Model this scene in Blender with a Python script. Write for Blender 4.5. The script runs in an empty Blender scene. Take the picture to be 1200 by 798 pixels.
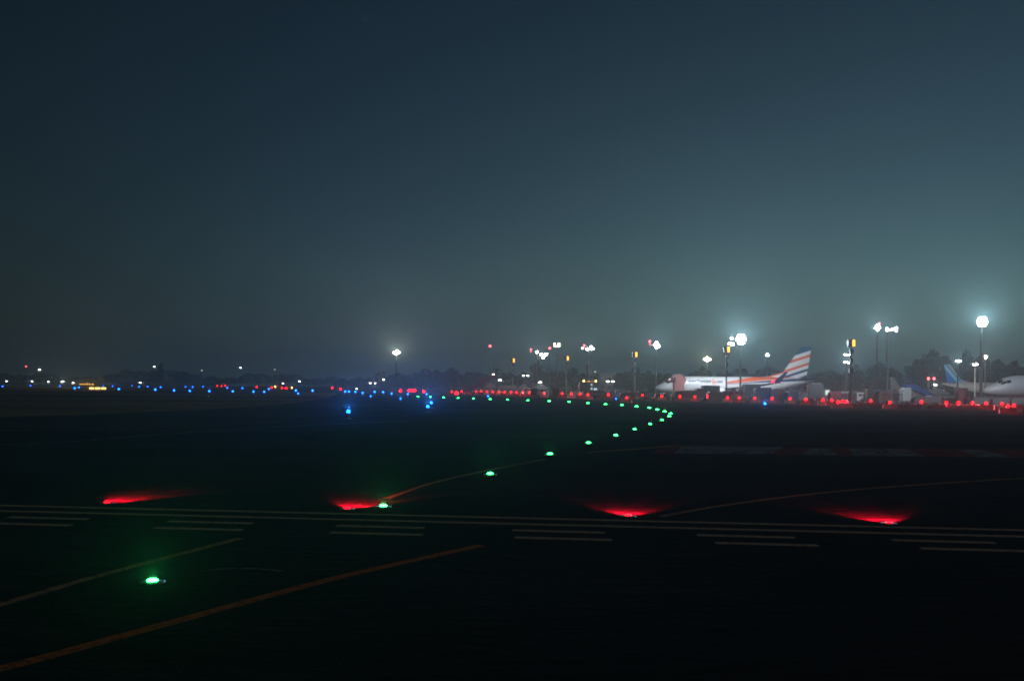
import bpy, bmesh, math, random
from mathutils import Vector, Matrix
random.seed(7)
R = math.radians
sc = bpy.context.scene
COL = sc.collection
CAMH = 2.8
F = 1000.0
TH = -0.006

# ------------------------------------------------------------------ helpers
def P(px, py, D):
    u, v = (px-600)/F, -(py-452)/F
    x = u*math.cos(TH)+v*math.sin(TH); z = -u*math.sin(TH)+v*math.cos(TH)
    return Vector((x*D, D, CAMH+z*D))
def hor(px): return 452+0.006*(px-600)
def G(px, py, z=0.0, dmax=1150):
    D = (CAMH-z)*F/max(py-hor(px), .05)
    D = min(D, dmax)
    q = P(px, hor(px), D); return Vector((q.x, q.y, z))

class MB:
    def __init__(s): s.v = []; s.f = []; s.m = []
    def add(s, vs, fs, M=None, mi=0):
        b = len(s.v)
        s.v += [tuple(M @ Vector(p)) if M is not None else tuple(p) for p in vs]
        s.f += [tuple(b+i for i in f) for f in fs]; s.m += [mi]*len(fs)
    def box(s, x0, x1, y0, y1, z0, z1, M=None, mi=0, c=0.0):
        if c <= 0:
            vs = [(x, y, z) for z in (z0, z1) for y in (y0, y1) for x in (x0, x1)]
            s.add(vs, [(0,2,3,1),(4,5,7,6),(0,1,5,4),(2,6,7,3),(0,4,6,2),(1,3,7,5)], M, mi)
        else:   # chamfered prism: octagonal profile in xz
            pr = [(x0+c,z0),(x1-c,z0),(x1,z0+c),(x1,z1-c),(x1-c,z1),(x0+c,z1),(x0,z1-c),(x0,z0+c)]
            s.prism(pr, y0, y1, M, mi)
    def prism(s, prof, y0, y1, M=None, mi=0):   # profile in xz extruded in y
        n = len(prof)
        vs = [(x, y0, z) for x, z in prof]+[(x, y1, z) for x, z in prof]
        fs = [tuple(range(n)), tuple(range(2*n-1, n-1, -1))]+[(i, i+n, (i+1) % n+n, (i+1) % n) for i in range(n)]
        s.add(vs, fs, M, mi)
    def tube(s, a, b, r0, r1=None, n=8, mi=0, cap=True):
        a, b = Vector(a), Vector(b); r1 = r0 if r1 is None else r1
        d = (b-a).normalized(); q = d.to_track_quat('Z', 'Y')
        vs = []
        for p, r in ((a, r0), (b, r1)):
            for i in range(n):
                t = 2*math.pi*i/n; vs.append(tuple(p+q @ Vector((r*math.cos(t), r*math.sin(t), 0))))
        fs = [(i, (i+1) % n, (i+1) % n+n, i+n) for i in range(n)]
        if cap: fs += [tuple(range(n-1, -1, -1)), tuple(range(n, 2*n))]
        s.add(vs, fs, None, mi)
    def lathe(s, prof, n=12, M=None, mi=0):      # profile (r,z)
        vs = []; fs = []
        for r, z in prof:
            for i in range(n):
                t = 2*math.pi*i/n; vs.append((r*math.cos(t), r*math.sin(t), z))
        for k in range(len(prof)-1):
            for i in range(n):
                j = (i+1) % n; fs.append((k*n+i, k*n+j, (k+1)*n+j, (k+1)*n+i))
        fs.append(tuple(range(n-1, -1, -1))); fs.append(tuple(range((len(prof)-1)*n, len(prof)*n)))
        s.add(vs, fs, M, mi)
    def build(s, name, mats, parent=None, smooth=False):
        me = bpy.data.meshes.new(name); me.from_pydata(s.v, [], s.f)
        for m in (mats if isinstance(mats, (list, tuple)) else [mats]): me.materials.append(m)
        me.polygons.foreach_set('material_index', s.m)
        if smooth: me.polygons.foreach_set('use_smooth', [True]*len(me.polygons))
        me.update()
        o = bpy.data.objects.new(name, me); COL.objects.link(o)
        if parent: o.parent = parent
        return o

def tag(o, label=None, cat=None, group=None, kind=None):
    if label: o['label'] = label
    if cat: o['category'] = cat
    if group: o['group'] = group
    if kind: o['kind'] = kind
    return o
def empty(name, loc, rz=0, label=None, cat=None, group=None):
    o = bpy.data.objects.new(name, None); COL.objects.link(o)
    o.location = loc; o.rotation_euler = (0, 0, rz); o.empty_display_size = .3
    return tag(o, label, cat, group)
def copy_tree(o, parent=None):
    c = o.copy(); COL.objects.link(c); c.parent = parent
    for ch in [x for x in KIDS.get(o.name, [])]:
        k = copy_tree(ch, c)
    return c
KIDS = {}
def freeze(root):            # remember the children of a prototype
    for ch in root.children:
        KIDS.setdefault(root.name, []).append(ch); freeze(ch)
def light(kind, energy, color, loc, aim=None, size=None, blend=1.0, parent=None, name='lamp_glow'):
    L = bpy.data.lights.new(name, kind); L.energy = energy; L.color = color; L.shadow_soft_size = 0.0
    if kind == 'SPOT': L.spot_size = size; L.spot_blend = blend
    o = bpy.data.objects.new(name, L); COL.objects.link(o); o.location = loc
    if aim is not None: o.rotation_euler = Vector(aim).normalized().to_track_quat('-Z', 'Y').to_euler()
    if parent: o.parent = parent
    return o
def ordinal(n):
    w = ['zeroth','first','second','third','fourth','fifth','sixth','seventh','eighth','ninth','tenth','eleventh','twelfth','thirteenth',
         'fourteenth','fifteenth','sixteenth','seventeenth','eighteenth','nineteenth']
    if n < 20: return w[n]
    t = ['','','twenty','thirty','forty','fifty','sixty','seventy','eighty'][n//10]
    if n % 10 == 0: return t[:-1]+'ieth'
    return t+'-'+w[n % 10]

# ------------------------------------------------------------------ materials
def mat(name, col, rough=.6, metal=0.0, var=.15, scale=2.0, bump=0.0, spec=.5, col2=None):
    m = bpy.data.materials.new(name); m.use_nodes = True
    nt = m.node_tree; b = nt.nodes['Principled BSDF']
    b.inputs['Roughness'].default_value = rough; b.inputs['Metallic'].default_value = metal
    b.inputs['Specular IOR Level'].default_value = spec
    tc = nt.nodes.new('ShaderNodeTexCoord'); nz = nt.nodes.new('ShaderNodeTexNoise')
    nz.inputs['Scale'].default_value = scale; nz.inputs['Detail'].default_value = 6
    nt.links.new(tc.outputs['Object'], nz.inputs['Vector'])
    mx = nt.nodes.new('ShaderNodeMix'); mx.data_type = 'RGBA'
    c2 = col2 or tuple(c*(1-var*1.6) for c in col)
    mx.inputs[6].default_value = (*c2, 1); mx.inputs[7].default_value = (*[min(1, c*(1+var)) for c in col], 1)
    nt.links.new(nz.outputs['Fac'], mx.inputs[0]); nt.links.new(mx.outputs[2], b.inputs['Base Color'])
    if bump:
        bp = nt.nodes.new('ShaderNodeBump'); bp.inputs['Strength'].default_value = bump
        nt.links.new(nz.outputs['Fac'], bp.inputs['Height']); nt.links.new(bp.outputs['Normal'], b.inputs['Normal'])
    return m
def emat(name, col, strength, sample=False):
    m = bpy.data.materials.new(name); m.use_nodes = True
    nt = m.node_tree; b = nt.nodes['Principled BSDF']
    b.inputs['Base Color'].default_value = (*[min(.8, c*.5+.05) for c in col], 1)
    b.inputs['Emission Color'].default_value = (*col, 1); b.inputs['Emission Strength'].default_value = strength
    b.inputs['Roughness'].default_value = .2
    m.cycles.emission_sampling = 'AUTO' if sample else 'NONE'
    return m
class NT:
    def __init__(s, m): s.m = m; s.t = m.node_tree
    def n(s, typ, **k):
        o = s.t.nodes.new(typ)
        for a, b in k.items(): setattr(o, a, b)
        return o
    def math(s, op, a, b=None, c=None):
        o = s.n('ShaderNodeMath', operation=op)
        for i, x in enumerate((a, b, c)):
            if x is None: continue
            if isinstance(x, (int, float)): o.inputs[i].default_value = x
            else: s.t.links.new(x, o.inputs[i])
        return o.outputs[0]
    def ramp(s, fac, stops):
        r = s.n('ShaderNodeValToRGB'); cr = r.color_ramp; cr.interpolation = 'CONSTANT'
        while len(cr.elements) < len(stops): cr.elements.new(1.0)
        for e, (p, c) in zip(cr.elements, stops): e.position = p; e.color = (*c, 1)
        s.t.links.new(fac, r.inputs['Fac']); return r.outputs['Color']

WHITE = (.72, .73, .74); BLUE = (.02, .055, .16); TEAL = (.01, .1, .18); ORANGE = (.78, .15, .05)
M = {}
M['white'] = mat('white_paint', WHITE, .35, var=.05)
M['grey_body'] = mat('grey_paint', (.42, .43, .46), .35, var=.05)
M['cream'] = mat('cream_paint', (.62, .62, .55), .4, var=.05)
M['light'] = mat('light_grey_paint', (.26, .27, .28), .5)
M['mid'] = mat('mid_grey_paint', (.09, .095, .1), .6)
M['dark'] = mat('dark_paint', (.035, .045, .05), .5)
M['black'] = mat('black_rubber', (.02, .02, .02), .8)
M['steel'] = mat('galvanised_steel', (.3, .31, .32), .5, .6)
M['pole'] = mat('pole_paint', (.1, .11, .12), .6)
M['maroon'] = mat('maroon_paint', (.14, .025, .03), .5)
M['brown'] = mat('brown_paint', (.12, .06, .05), .6)
M['navy'] = mat('navy_paint', (.015, .04, .13), .45)
M['teal'] = mat('dark_teal_paint', (.02, .06, .075), .5)
M['glass'] = mat('dark_glass', (.01, .012, .015), .08, var=0)
M['redplastic'] = mat('red_plastic', (.5, .03, .03), .5)
M['whiteplastic'] = mat('white_plastic', (.6, .58, .56), .5)
M['pink'] = mat('pink_canvas', (.6, .28, .27), .8, scale=14, col2=(.3, .1, .1))
M['canvas'] = mat('white_canvas', (.3, .3, .29), .8)
M['leaf'] = mat('dark_leaves', (.03, .045, .022), .8, var=.5, scale=.3)
M['bark'] = mat('bark', (.07, .05, .035), .9, scale=5)
M['concrete'] = mat('concrete_wall', (.3, .3, .28), .8)
M['roof'] = mat('metal_roof', (.2, .22, .23), .5)

E = {}
E['green'] = emat('green_lens', (.012, .5, .06), 70)
E['blue'] = emat('blue_lens', (.002, .055, .5), 34)
E['bluefar'] = emat('blue_far_lens', (.02, .3, 1), 14)
E['red'] = emat('red_lens', (1, .001, .003), 30)
E['redbeacon'] = emat('red_beacon_lens', (1, .08, .1), 8)
E['flood'] = emat('flood_lens', (1, .97, .93), 60)
E['warm'] = emat('warm_flood_lens', (1, .82, .55), 60)
E['amber'] = emat('amber_panel', (1, .42, .05), 3.0)
E['amberhot'] = emat('amber_lamp', (1, .5, .1), 14)
E['window'] = emat('lit_window', (.7, .95, .8), .5)
E['bluewin'] = emat('cool_lit_window', (.55, .75, 1), .9)
E['white'] = emat('white_lens', (1, .95, .88), 22)

def airliner_mat(name, kind):
    m = bpy.data.materials.new(name); m.use_nodes = True
    N = NT(m); b = m.node_tree.nodes['Principled BSDF']; b.inputs['Roughness'].default_value = .3
    tc = N.n('ShaderNodeTexCoord'); sp = N.n('ShaderNodeSeparateXYZ'); N.t.links.new(tc.outputs['Object'], sp.inputs[0])
    x, z = sp.outputs[0], sp.outputs[2]; s = N.math('MULTIPLY', x, -1.0)
    if kind == 'body_orange':
        den = N.math('MAXIMUM', N.math('SUBTRACT', s, 12.0), .5)
        u = N.math('DIVIDE', N.math('SUBTRACT', z, 3.2), den)
        u = N.math('ADD', N.math('MULTIPLY', u, N.math('GREATER_THAN', s, 17.0)), 0.2)
        c = N.ramp(u, [(0, WHITE), (.248, BLUE), (.275, WHITE), (.287, ORANGE), (.375, WHITE)])
    elif kind == 'fin_orange':
        t = N.math('SUBTRACT', z, N.math('MULTIPLY', N.math('SUBTRACT', s, 34.0), .32))
        u = N.math('DIVIDE', N.math('SUBTRACT', t, 3.0), 10.0)
        c = N.ramp(u, [(0, BLUE), (.18, WHITE), (.27, BLUE), (.33, WHITE), (.41, ORANGE), (.47, WHITE), (.59, ORANGE), (.66, WHITE), (.745, TEAL)])
    elif kind == 'fin_blue':
        t = N.math('ADD', z, N.math('MULTIPLY', N.math('SUBTRACT', s, 34.0), -1.1))
        u = N.math('DIVIDE', N.math('SUBTRACT', t, 0.0), 14.0)
        c = N.ramp(u, [(0, (.01, .2, .75)), (.36, (.01, .22, .8)), (.44, (.1, .6, .9)), (.5, (.6, .75, .85)), (.56, (.03, .4, .8)), (.64, (.4, .5, .56)), (.8, (.5, .52, .55))])
    N.t.links.new(c, b.inputs['Base Color'])
    return m

# ------------------------------------------------------------------ camera, render, world
cam = bpy.data.cameras.new('camera'); co = bpy.data.objects.new('camera', cam); COL.objects.link(co)
co.location = (0, 0, CAMH); co.rotation_euler = (math.pi/2, TH, 0)
cam.sensor_width = 36; cam.lens = 30; cam.shift_y = 53/1200; cam.clip_start = .1; cam.clip_end = 20000
sc.camera = co
sc.view_settings.view_transform = 'Standard'; sc.view_settings.look = 'None'; sc.view_settings.gamma = 1; sc.view_settings.exposure = 0
sc.render.engine = 'CYCLES'
cy = sc.cycles
cy.use_denoising = True; cy.denoiser = 'OPENIMAGEDENOISE'; cy.use_adaptive_sampling = False
cy.max_bounces = 4; cy.diffuse_bounces = 2; cy.glossy_bounces = 2; cy.volume_bounces = 0; cy.transmission_bounces = 2
cy.use_light_tree = True; cy.pixel_filter_type = 'GAUSSIAN'; cy.filter_width = 2.0
cy.sample_clamp_indirect = 2.0; cy.sample_clamp_direct = 0; cy.caustics_reflective = False; cy.caustics_refractive = False

w = bpy.data.worlds.new('World'); sc.world = w; w.use_nodes = True
nt = w.node_tree; bg = nt.nodes['Background']
sky = nt.nodes.new('ShaderNodeTexSky'); sky.sky_type = 'NISHITA'; sky.sun_disc = False
sky.sun_elevation = R(-4.5); sky.sun_rotation = R(42); sky.altitude = 50; sky.dust_density = 3.0; sky.air_density = 1.0; sky.ozone_density = 1.5
mx = nt.nodes.new('ShaderNodeMix'); mx.data_type = 'RGBA'; mx.blend_type = 'MULTIPLY'; mx.inputs[0].default_value = 1
mx.inputs[7].default_value = (.42, .9, .82, 1)
nt.links.new(sky.outputs[0], mx.inputs[6])
# glow of the city low in the sky, added to the dusk sky
W_ = NT(w); tcw = W_.n('ShaderNodeTexCoord'); spw = W_.n('ShaderNodeSeparateXYZ'); nt.links.new(tcw.outputs['Generated'], spw.inputs[0])
el = W_.math('MAXIMUM', spw.outputs[2], 0.0)
ge = W_.math('POWER', 2.718, W_.math('MULTIPLY', el, -7.0))
az = W_.math('MULTIPLY', ge, W_.math('MINIMUM', W_.math('MAXIMUM', W_.math('ADD', W_.math('MULTIPLY', spw.outputs[0], .6), .55), .22), 1.0))
glow = W_.n('ShaderNodeMix', data_type='RGBA', blend_type='MIX'); nt.links.new(az, glow.inputs[0])
glow.inputs[6].default_value = (0, 0, 0, 1); glow.inputs[7].default_value = (.05, .09, .102, 1)
addn = W_.n('ShaderNodeMix', data_type='RGBA', blend_type='ADD'); addn.inputs[0].default_value = 1; addn.clamp_result = False
nt.links.new(mx.outputs[2], addn.inputs[6]); nt.links.new(glow.outputs[2], addn.inputs[7]); nt.links.new(addn.outputs[2], bg.inputs['Color'])
bg.inputs['Strength'].default_value = SKY = 0.92
w.cycles.sampling_method = 'MANUAL'; w.cycles.sample_map_resolution = 256

# ------------------------------------------------------------------ haze
def haze_box():
    b = MB(); b.box(-1300, 1300, -60, 1500, -1.0, 46)
    m = bpy.data.materials.new('haze_air'); m.use_nodes = True; t = m.node_tree
    t.nodes.remove(t.nodes['Principled BSDF'])
    v = t.nodes.new('ShaderNodeVolumePrincipled'); v.inputs['Color'].default_value = (.66, .93, 1, 1)
    v.inputs['Density'].default_value = 0.0005; v.inputs['Anisotropy'].default_value = 0.45
    t.links.new(v.outputs[0], t.nodes['Material Output'].inputs['Volume'])
    o = b.build('haze', m); o['kind'] = 'stuff'; o['label'] = 'thin pale night haze lit by the lamps'
haze_box()

# ------------------------------------------------------------------ ground
def pave_mat(name, c0, c1, rough, sx=.12, fine=30, bump=.5, tint=None):
    m = bpy.data.materials.new(name); m.use_nodes = True; N = NT(m); t = m.node_tree; b = t.nodes['Principled BSDF']
    g = N.n('ShaderNodeNewGeometry')
    n1 = N.n('ShaderNodeTexNoise'); n1.inputs['Scale'].default_value = sx; n1.inputs['Detail'].default_value = 8; n1.inputs['Roughness'].default_value = .65
    n2 = N.n('ShaderNodeTexNoise'); n2.inputs['Scale'].default_value = fine; n2.inputs['Detail'].default_value = 3
    mp = N.n('ShaderNodeMapping'); mp.inputs['Scale'].default_value = (.35, 1, 1); mp.inputs['Rotation'].default_value = (0, 0, R(-6.7))
    t.links.new(g.outputs['Position'], mp.inputs[0]); t.links.new(mp.outputs[0], n1.inputs[0]); t.links.new(g.outputs['Position'], n2.inputs[0])
    r = N.n('ShaderNodeValToRGB'); r.color_ramp.elements[0].position = .35; r.color_ramp.elements[1].position = .68
    r.color_ramp.elements[0].color = (*c0, 1); r.color_ramp.elements[1].color = (*c1, 1)
    t.links.new(n1.outputs['Fac'], r.inputs[0])
    mul = N.n('ShaderNodeMix', data_type='RGBA', blend_type='MULTIPLY'); mul.inputs[0].default_value = .6
    t.links.new(r.outputs[0], mul.inputs[6]); t.links.new(n2.outputs['Fac'], mul.inputs[7])
    t.links.new(mul.outputs[2], b.inputs['Base Color'])
    rr = N.math('ADD', N.math('MULTIPLY', n1.outputs['Fac'], .35), rough-.17); t.links.new(rr, b.inputs['Roughness'])
    bp = N.n('ShaderNodeBump'); bp.inputs['Strength'].default_value = bump; bp.inputs['Distance'].default_value = .02
    n3 = N.n('ShaderNodeTexNoise'); n3.inputs['Scale'].default_value = 3.2; n3.inputs['Detail'].default_value = 5; n3.inputs['Roughness'].default_value = .6
    t.links.new(mp.outputs[0], n3.inputs[0])
    mix = N.math('ADD', n2.outputs['Fac'], N.math('MULTIPLY', n3.outputs['Fac'], 14.0))
    t.links.new(mix, bp.inputs['Height']); t.links.new(bp.outputs['Normal'], b.inputs['Normal'])
    b.inputs['Specular IOR Level'].default_value = 0.0
    return m
M['asphalt'] = pave_mat('asphalt', (.012, .012, .0135), (.05, .05, .055), .85)
M['apron'] = pave_mat('apron_concrete', (.045, .05, .055), (.09, .095, .1), .7, sx=.05)
M['grass'] = pave_mat('dry_grass', (.12, .08, .035), (.55, .36, .14), .95, sx=.03, fine=4, bump=1)
M['yellow'] = mat('yellow_marking_paint', (.9, .19, .04), .8, var=.1, scale=5, col2=(.62, .12, .03), spec=0)
M['yellow2'] = mat('worn_yellow_paint', (.75, .32, .15), .8, var=.2, scale=5, col2=(.3, .13, .06), spec=0)
M['hold'] = mat('holding_line_paint', (.9, .5, .3), .8, var=.1, scale=7, col2=(.4, .22, .12), spec=0)
M['whitemark'] = mat('worn_white_paint', (.36, .33, .33), .8, var=.35, scale=1.2, col2=(.03, .028, .028), spec=0)
M['concrete_edge'] = mat('pale_edge_paint', (.4, .38, .36), .8, spec=0, scale=.7, col2=(.1, .1, .1))
M['redmark'] = mat('worn_red_paint', (.38, .04, .04), .8, var=.35, scale=.9, col2=(.05, .02, .02), spec=0)

def wear(m, a=.40, b=.50, scale=7):
    N = NT(m); t = m.node_tree; bs = t.nodes['Principled BSDF']; src = bs.inputs['Base Color'].links[0].from_socket
    g = N.n('ShaderNodeNewGeometry'); nz = N.n('ShaderNodeTexNoise'); nz.inputs['Scale'].default_value = scale; nz.inputs['Detail'].default_value = 9; nz.inputs['Roughness'].default_value = .72
    t.links.new(g.outputs['Position'], nz.inputs['Vector'])
    mr = N.n('ShaderNodeMapRange'); mr.inputs[1].default_value = a; mr.inputs[2].default_value = b; t.links.new(nz.outputs['Fac'], mr.inputs[0])
    mx = N.n('ShaderNodeMix', data_type='RGBA'); mx.inputs[6].default_value = (.03, .03, .033, 1)
    t.links.new(mr.outputs[0], mx.inputs[0]); t.links.new(src, mx.inputs[7]); t.links.new(mx.outputs[2], bs.inputs['Base Color'])
for k_, a_, b_, s_ in (('yellow', .36, .5, 8), ('yellow2', .36, .5, 7), ('hold', .33, .46, 8), ('whitemark', .38, .55, 1.6), ('redmark', .38, .55, 1.3), ('concrete_edge', .42, .6, .8)): wear(M[k_], a_, b_, s_)

def sheet(name, pts, z, m, label):
    me = bpy.data.meshes.new(name); me.from_pydata([(p[0], p[1], z) for p in pts], [], [tuple(range(len(pts)))])
    me.materials.append(m); o = bpy.data.objects.new(name, me); COL.objects.link(o)
    return tag(o, label, None, None, 'structure')
sheet('ground', [(-1250, -50), (1250, -50), (1250, 1450), (-1250, 1450)], 0, M['asphalt'], 'dark asphalt ground of the airfield')
# apron edge follows the barrier row
ap = [G(1500, 483.5), G(1200, 480.3), G(1000, 475.5), G(800, 471), G(600, 466), G(480, 462.5), G(400, 459)]
sheet('apron', [(p.x, p.y) for p in ap]+[(-60, 1400), (1200, 1400), (1200, 60)], .006, M['apron'], 'grey concrete apron under the parked aircraft')
gr = [G(-300, 492), G(0, 489), G(120, 485), G(240, 480), G(330, 474), G(385, 466), G(395, 461)]
sheet('grass_field', [(p.x, p.y) for p in gr]+[(-230, 700), (-700, 700), (-700, 90)], .005, M['grass'], 'dry grass strip between the taxiways')
gr2 = [G(700, 474.2), G(900, 479), G(1200, 487), G(1500, 495), G(1500, 489.5), G(1200, 482.8), G(900, 475.7), G(700, 471.8)]

def strip(name, pts, wd, m, z=.004, label=None):
    """painted line along ground points (world x,y) with a constant real width"""
    n = len(pts); L = []; Rr = []
    for i in range(n):
        a = pts[max(i-1, 0)]; b = pts[min(i+1, n-1)]
        d = (Vector((b[0]-a[0], b[1]-a[1]))).normalized(); nx, ny = -d.y, d.x
        L.append((pts[i][0]+nx*wd/2, pts[i][1]+ny*wd/2, z)); Rr.append((pts[i][0]-nx*wd/2, pts[i][1]-ny*wd/2, z))
    me = bpy.data.meshes.new(name); me.from_pydata(L+Rr, [], [(i, i+1, n+i+1, n+i) for i in range(n-1)]); me.materials.append(m)
    o = bpy.data.objects.new(name, me); COL.objects.link(o); return tag(o, label, None, None, 'structure')
def smooth(pts, k=6):
    out = []
    for i in range(len(pts)-1):
        p0, p1, p2, p3 = pts[max(i-1, 0)], pts[i], pts[i+1], pts[min(i+2, len(pts)-1)]
        for j in range(k):
            t = j/k
            out.append(tuple(.5*((2*p1[c])+(-p0[c]+p2[c])*t+(2*p0[c]-5*p1[c]+4*p2[c]-p3[c])*t*t+(-p0[c]+3*p1[c]-3*p2[c]+p3[c])*t**3) for c in (0, 1)))
    out.append(tuple(pts[-1][:2])); return out
gp = lambda *l: [G(a, b)[:2] for a, b in l]
strip('taxiway_line_marking', smooth(gp((-220, 832), (0, 784), (200, 730), (400, 676), (565, 639))), .20, M['yellow'], label='thick orange-yellow taxiway line crossing the lower part of the pavement')
strip('taxiway_line_marking', smooth(gp((-220, 772), (0, 709), (130, 671), (283, 630.5))), .17, M['yellow2'], label='shorter faded yellow taxiway line behind the first green light')
strip('taxiway_line_marking', smooth(gp((775, 605), (850, 592), (950, 579), (1050, 570), (1200, 560.5), (1400, 552))), .15, M['yellow2'], label='thin curved orange line running toward the apron')
strip('taxiway_line_marking', smooth(gp((455, 584), (500, 568), (540, 558), (580, 549.5), (640, 538))), .15, M['yellow2'], label='faint curved line beside the green lights')
strip('taxiway_line_marking', smooth(gp((690, 530), (760, 525), (800, 522.5), (860, 524))), .3, M['yellow2'], label='faint line that joins the painted band')
strip('taxiway_line_marking', smooth(gp((-100, 523.5), (0, 521.5), (100, 516), (200, 508), (330, 500), (480, 493))), .28, M['whitemark'], label='faint pale edge line by the dry grass')
strip('taxiway_line_marking', smooth(gp((-100, 508), (60, 503), (230, 499), (330, 494))), .2, M['yellow2'], label='very faint line nearer the dry grass')
hx = lambda X, k: 18.1-.118*X-.775*k
for k, nm in ((0, 'farther'), (1, 'nearer')):
    strip('holding_line_marking', [(X, hx(X, k)) for X in range(-30, 31, 2)], .21, M['hold'], label=f'{nm} solid yellow line of the holding position')
for k in (2, 3):
    for j in range(-6, 7):
        x0 = .02+3.5*j+(.15 if k == 3 else 0)*(1 if j > 0 else .3)
        strip('holding_dash_marking', [(x0, hx(x0, k)), (x0+1.78, hx(x0+1.78, k))], .21, M['hold'], label='yellow dash of the holding position marking')
strip('apron_edge_marking', [(p.x, p.y-.7) for p in ap[1:]], .5, M['concrete_edge'], .010, 'pale painted edge line in front of the barrier row')
strip('tyre_scuff_marking', smooth(gp((236, 669), (262, 666.8), (300, 666.5), (332, 669.5))), .09, M['whitemark'], .006, 'faint pale tyre scuff beside the first green light')
# wide painted band with slanted blocks
def gq(a, b): return [G(*p)[:2] for p in (a, b)]
def quad(name, pts, m, z, label):
    me = bpy.data.meshes.new(name); me.from_pydata([(*G(*p)[:2], z) for p in pts], [], [tuple(range(len(pts)))]); me.materials.append(m)
    o = bpy.data.objects.new(name, me); COL.objects.link(o); return tag(o, label, None, None, 'structure')
quad('red_band_marking', [(760, 531), (1400, 539), (1400, 529), (790, 523)], M['redmark'], .004, 'broad red painted band across the taxiway')
for a, b, c, d in ((790, 905, 800, 918), (938, 985, 950, 969), (1002, 1052, 995, 1028), (1052, 1085, 1035, 1062), (1150, 1190, 1120, 1150)):
    yb = 531+.012*(a-760); yt = 523.4+.01*(a-790)
    quad('white_block_marking', [(a, yb), (b, yb+.5), (d, yt+.4), (c, yt)], M['whitemark'], .008, 'pale block painted on the red band')

# ------------------------------------------------------------------ inset green lights
def inset_fixture(name, lens_mat, label, cat, group):
    r = empty(name, (0, 0, 0), 0, label, cat, group)
    b = MB(); b.lathe([(.17, 0.001), (.17, .012), (.12, .026), (.10, .028)], 20); b.build('casing', M['steel'], r, True)
    b = MB(); b.lathe([(.075, .027), (.075, .04), (.055, .056), (.02, .064)], 12); b.build('lens', lens_mat, r, True)
    b = MB()
    b.lathe([(.155, .0135), (.155, .019), (.15, .021)], 20); b.build('clamp_ring', M['dark'], r)
    freeze(r); return r
greens = [(180,679.5),(450,592.5),(575,555),(645,532),(690,519),(722,510),(744,503),(762,497),(776,492.3),(784.5,488),(786,485),(779,482.6),(770.4,480.4),
          (761,478.2),(746,476.7),(729,475),(709.7,474),(689,472.7),(667,471.2),(643.7,470.3),(618.5,469.5),(595,468.7),(574.5,468),(555,467.3),(537,466.6),(520,466),(504.5,465.4),(490,465)]
gproto = inset_fixture('taxiway_centreline_light', E['green'], '', 'taxiway light', 'green taxiway centreline lights')
GREEN = (.04, 1, .2)
for i, (px, py) in enumerate(greens):
    o = gproto if i == 0 else copy_tree(gproto)
    p = G(px, py, .04); o.location = (p.x, p.y, .004 if i else .004)
    far = (1.0, 1.1, 1.25, 1.4)[min(i, 3)] if p.y < 60 else min(2.6, 1.4*p.y/60)
    o.scale = (far, far, far)
    o['label'] = f'green inset taxiway light, {ordinal(i+1)} along the curve starting from the holding line side'
    d = Vector((-p.x, -p.y, 1.2)).normalized()
    light('SPOT', (2300, 2000, 1700, 1300, 900, 600)[min(i, 5)]*.45, GREEN, (0, 0, .09), d+Vector((0, 0, .24)), R(40), 1.0, o)
# ------------------------------------------------------------------ red stop bar
rproto = inset_fixture('stop_bar_light', E['red'], '', 'stop bar light', 'red stop bar lights at the holding line')
for ch in rproto.children:
    if ch.name.startswith('lens'): ch.scale = (.8, .8, .8)
reds = [(126, 590), (408, 597), (737, 605.5), (1043, 614)]
for i, (px, py) in enumerate(reds):
    o = rproto if i == 0 else copy_tree(rproto)
    p = G(px, py, 0); o.location = (p.x, p.y, .004)
    o['label'] = f'red inset stop bar light, {ordinal(i+1)} of four from the left'
    for ax, en, sz, dn in ((-24, 1900, 34, -.3), (-9, 1900, 30, -.25), (8, 1900, 30, -.25), (25, 1900, 34, -.3), (0, 120, 120, -.5)):
        a = R(ax)+.117
        light('SPOT', en, (1, .002, .02), (math.sin(a)*.17, math.cos(a)*.17, .13), (math.sin(a), math.cos(a), dn), R(sz), .8, o)

# ------------------------------------------------------------------ blue edge lights
def edge_light(lens):
    r = empty('taxiway_edge_light', (0, 0, 0), 0, '', 'taxiway light', 'blue taxiway edge lights')
    b = MB(); b.lathe([(.14, 0), (.14, .02), (.05, .04)], 14); b.build('base_plate', M['steel'], r, True)
    b = MB(); b.tube((0, 0, .03), (0, 0, .24), .025, n=10); b.tube((0, 0, .2), (0, 0, .25), .06, .07, 10); b.build('stem', M['yellow'], r)
    b = MB(); b.lathe([(.07, .25), (.075, .30), (.06, .35), (.03, .38)], 14); b.build('dome', lens, r, True)
    freeze(r); return r
bl = [(408.5,481.5),(501.5,475.8),(505.5,471.5),(469.5,467),(434.5,464),(500,461.7),(478,461.5),(459,461),(425,460),(449,459.2),(439,459),(416.5,458.8),(409,458.6),(404.5,458.6),
      (572,464),(722,467),(896.6,472.6),
      (366.3,457.4),(349.4,460.9),(346.7,457.2),(315,455.6),(309.6,458.9),(297,458.7),(284,454.6),(272.8,458.3),(266.4,454.2),(245.3,458),(238,453),(225.7,453.3),(222.4,457.8),(217.4,453),(204,457.2),
      (188.3,453.5),(182,456.3),(173,452.8),(163,453),(154.6,452),(139.3,455.6),(132,452.4),(121,452),(92.6,453.7),(87.6,454.6),(70,452.2),(35.8,451.8),(3,452.4)]
bproto = edge_light(E['blue'])
BLUEC = (.02, .22, 1)
bl_sorted = sorted(range(len(bl)), key=lambda i: bl[i][0])
rank = {i: k+1 for k, i in enumerate(bl_sorted)}
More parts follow.
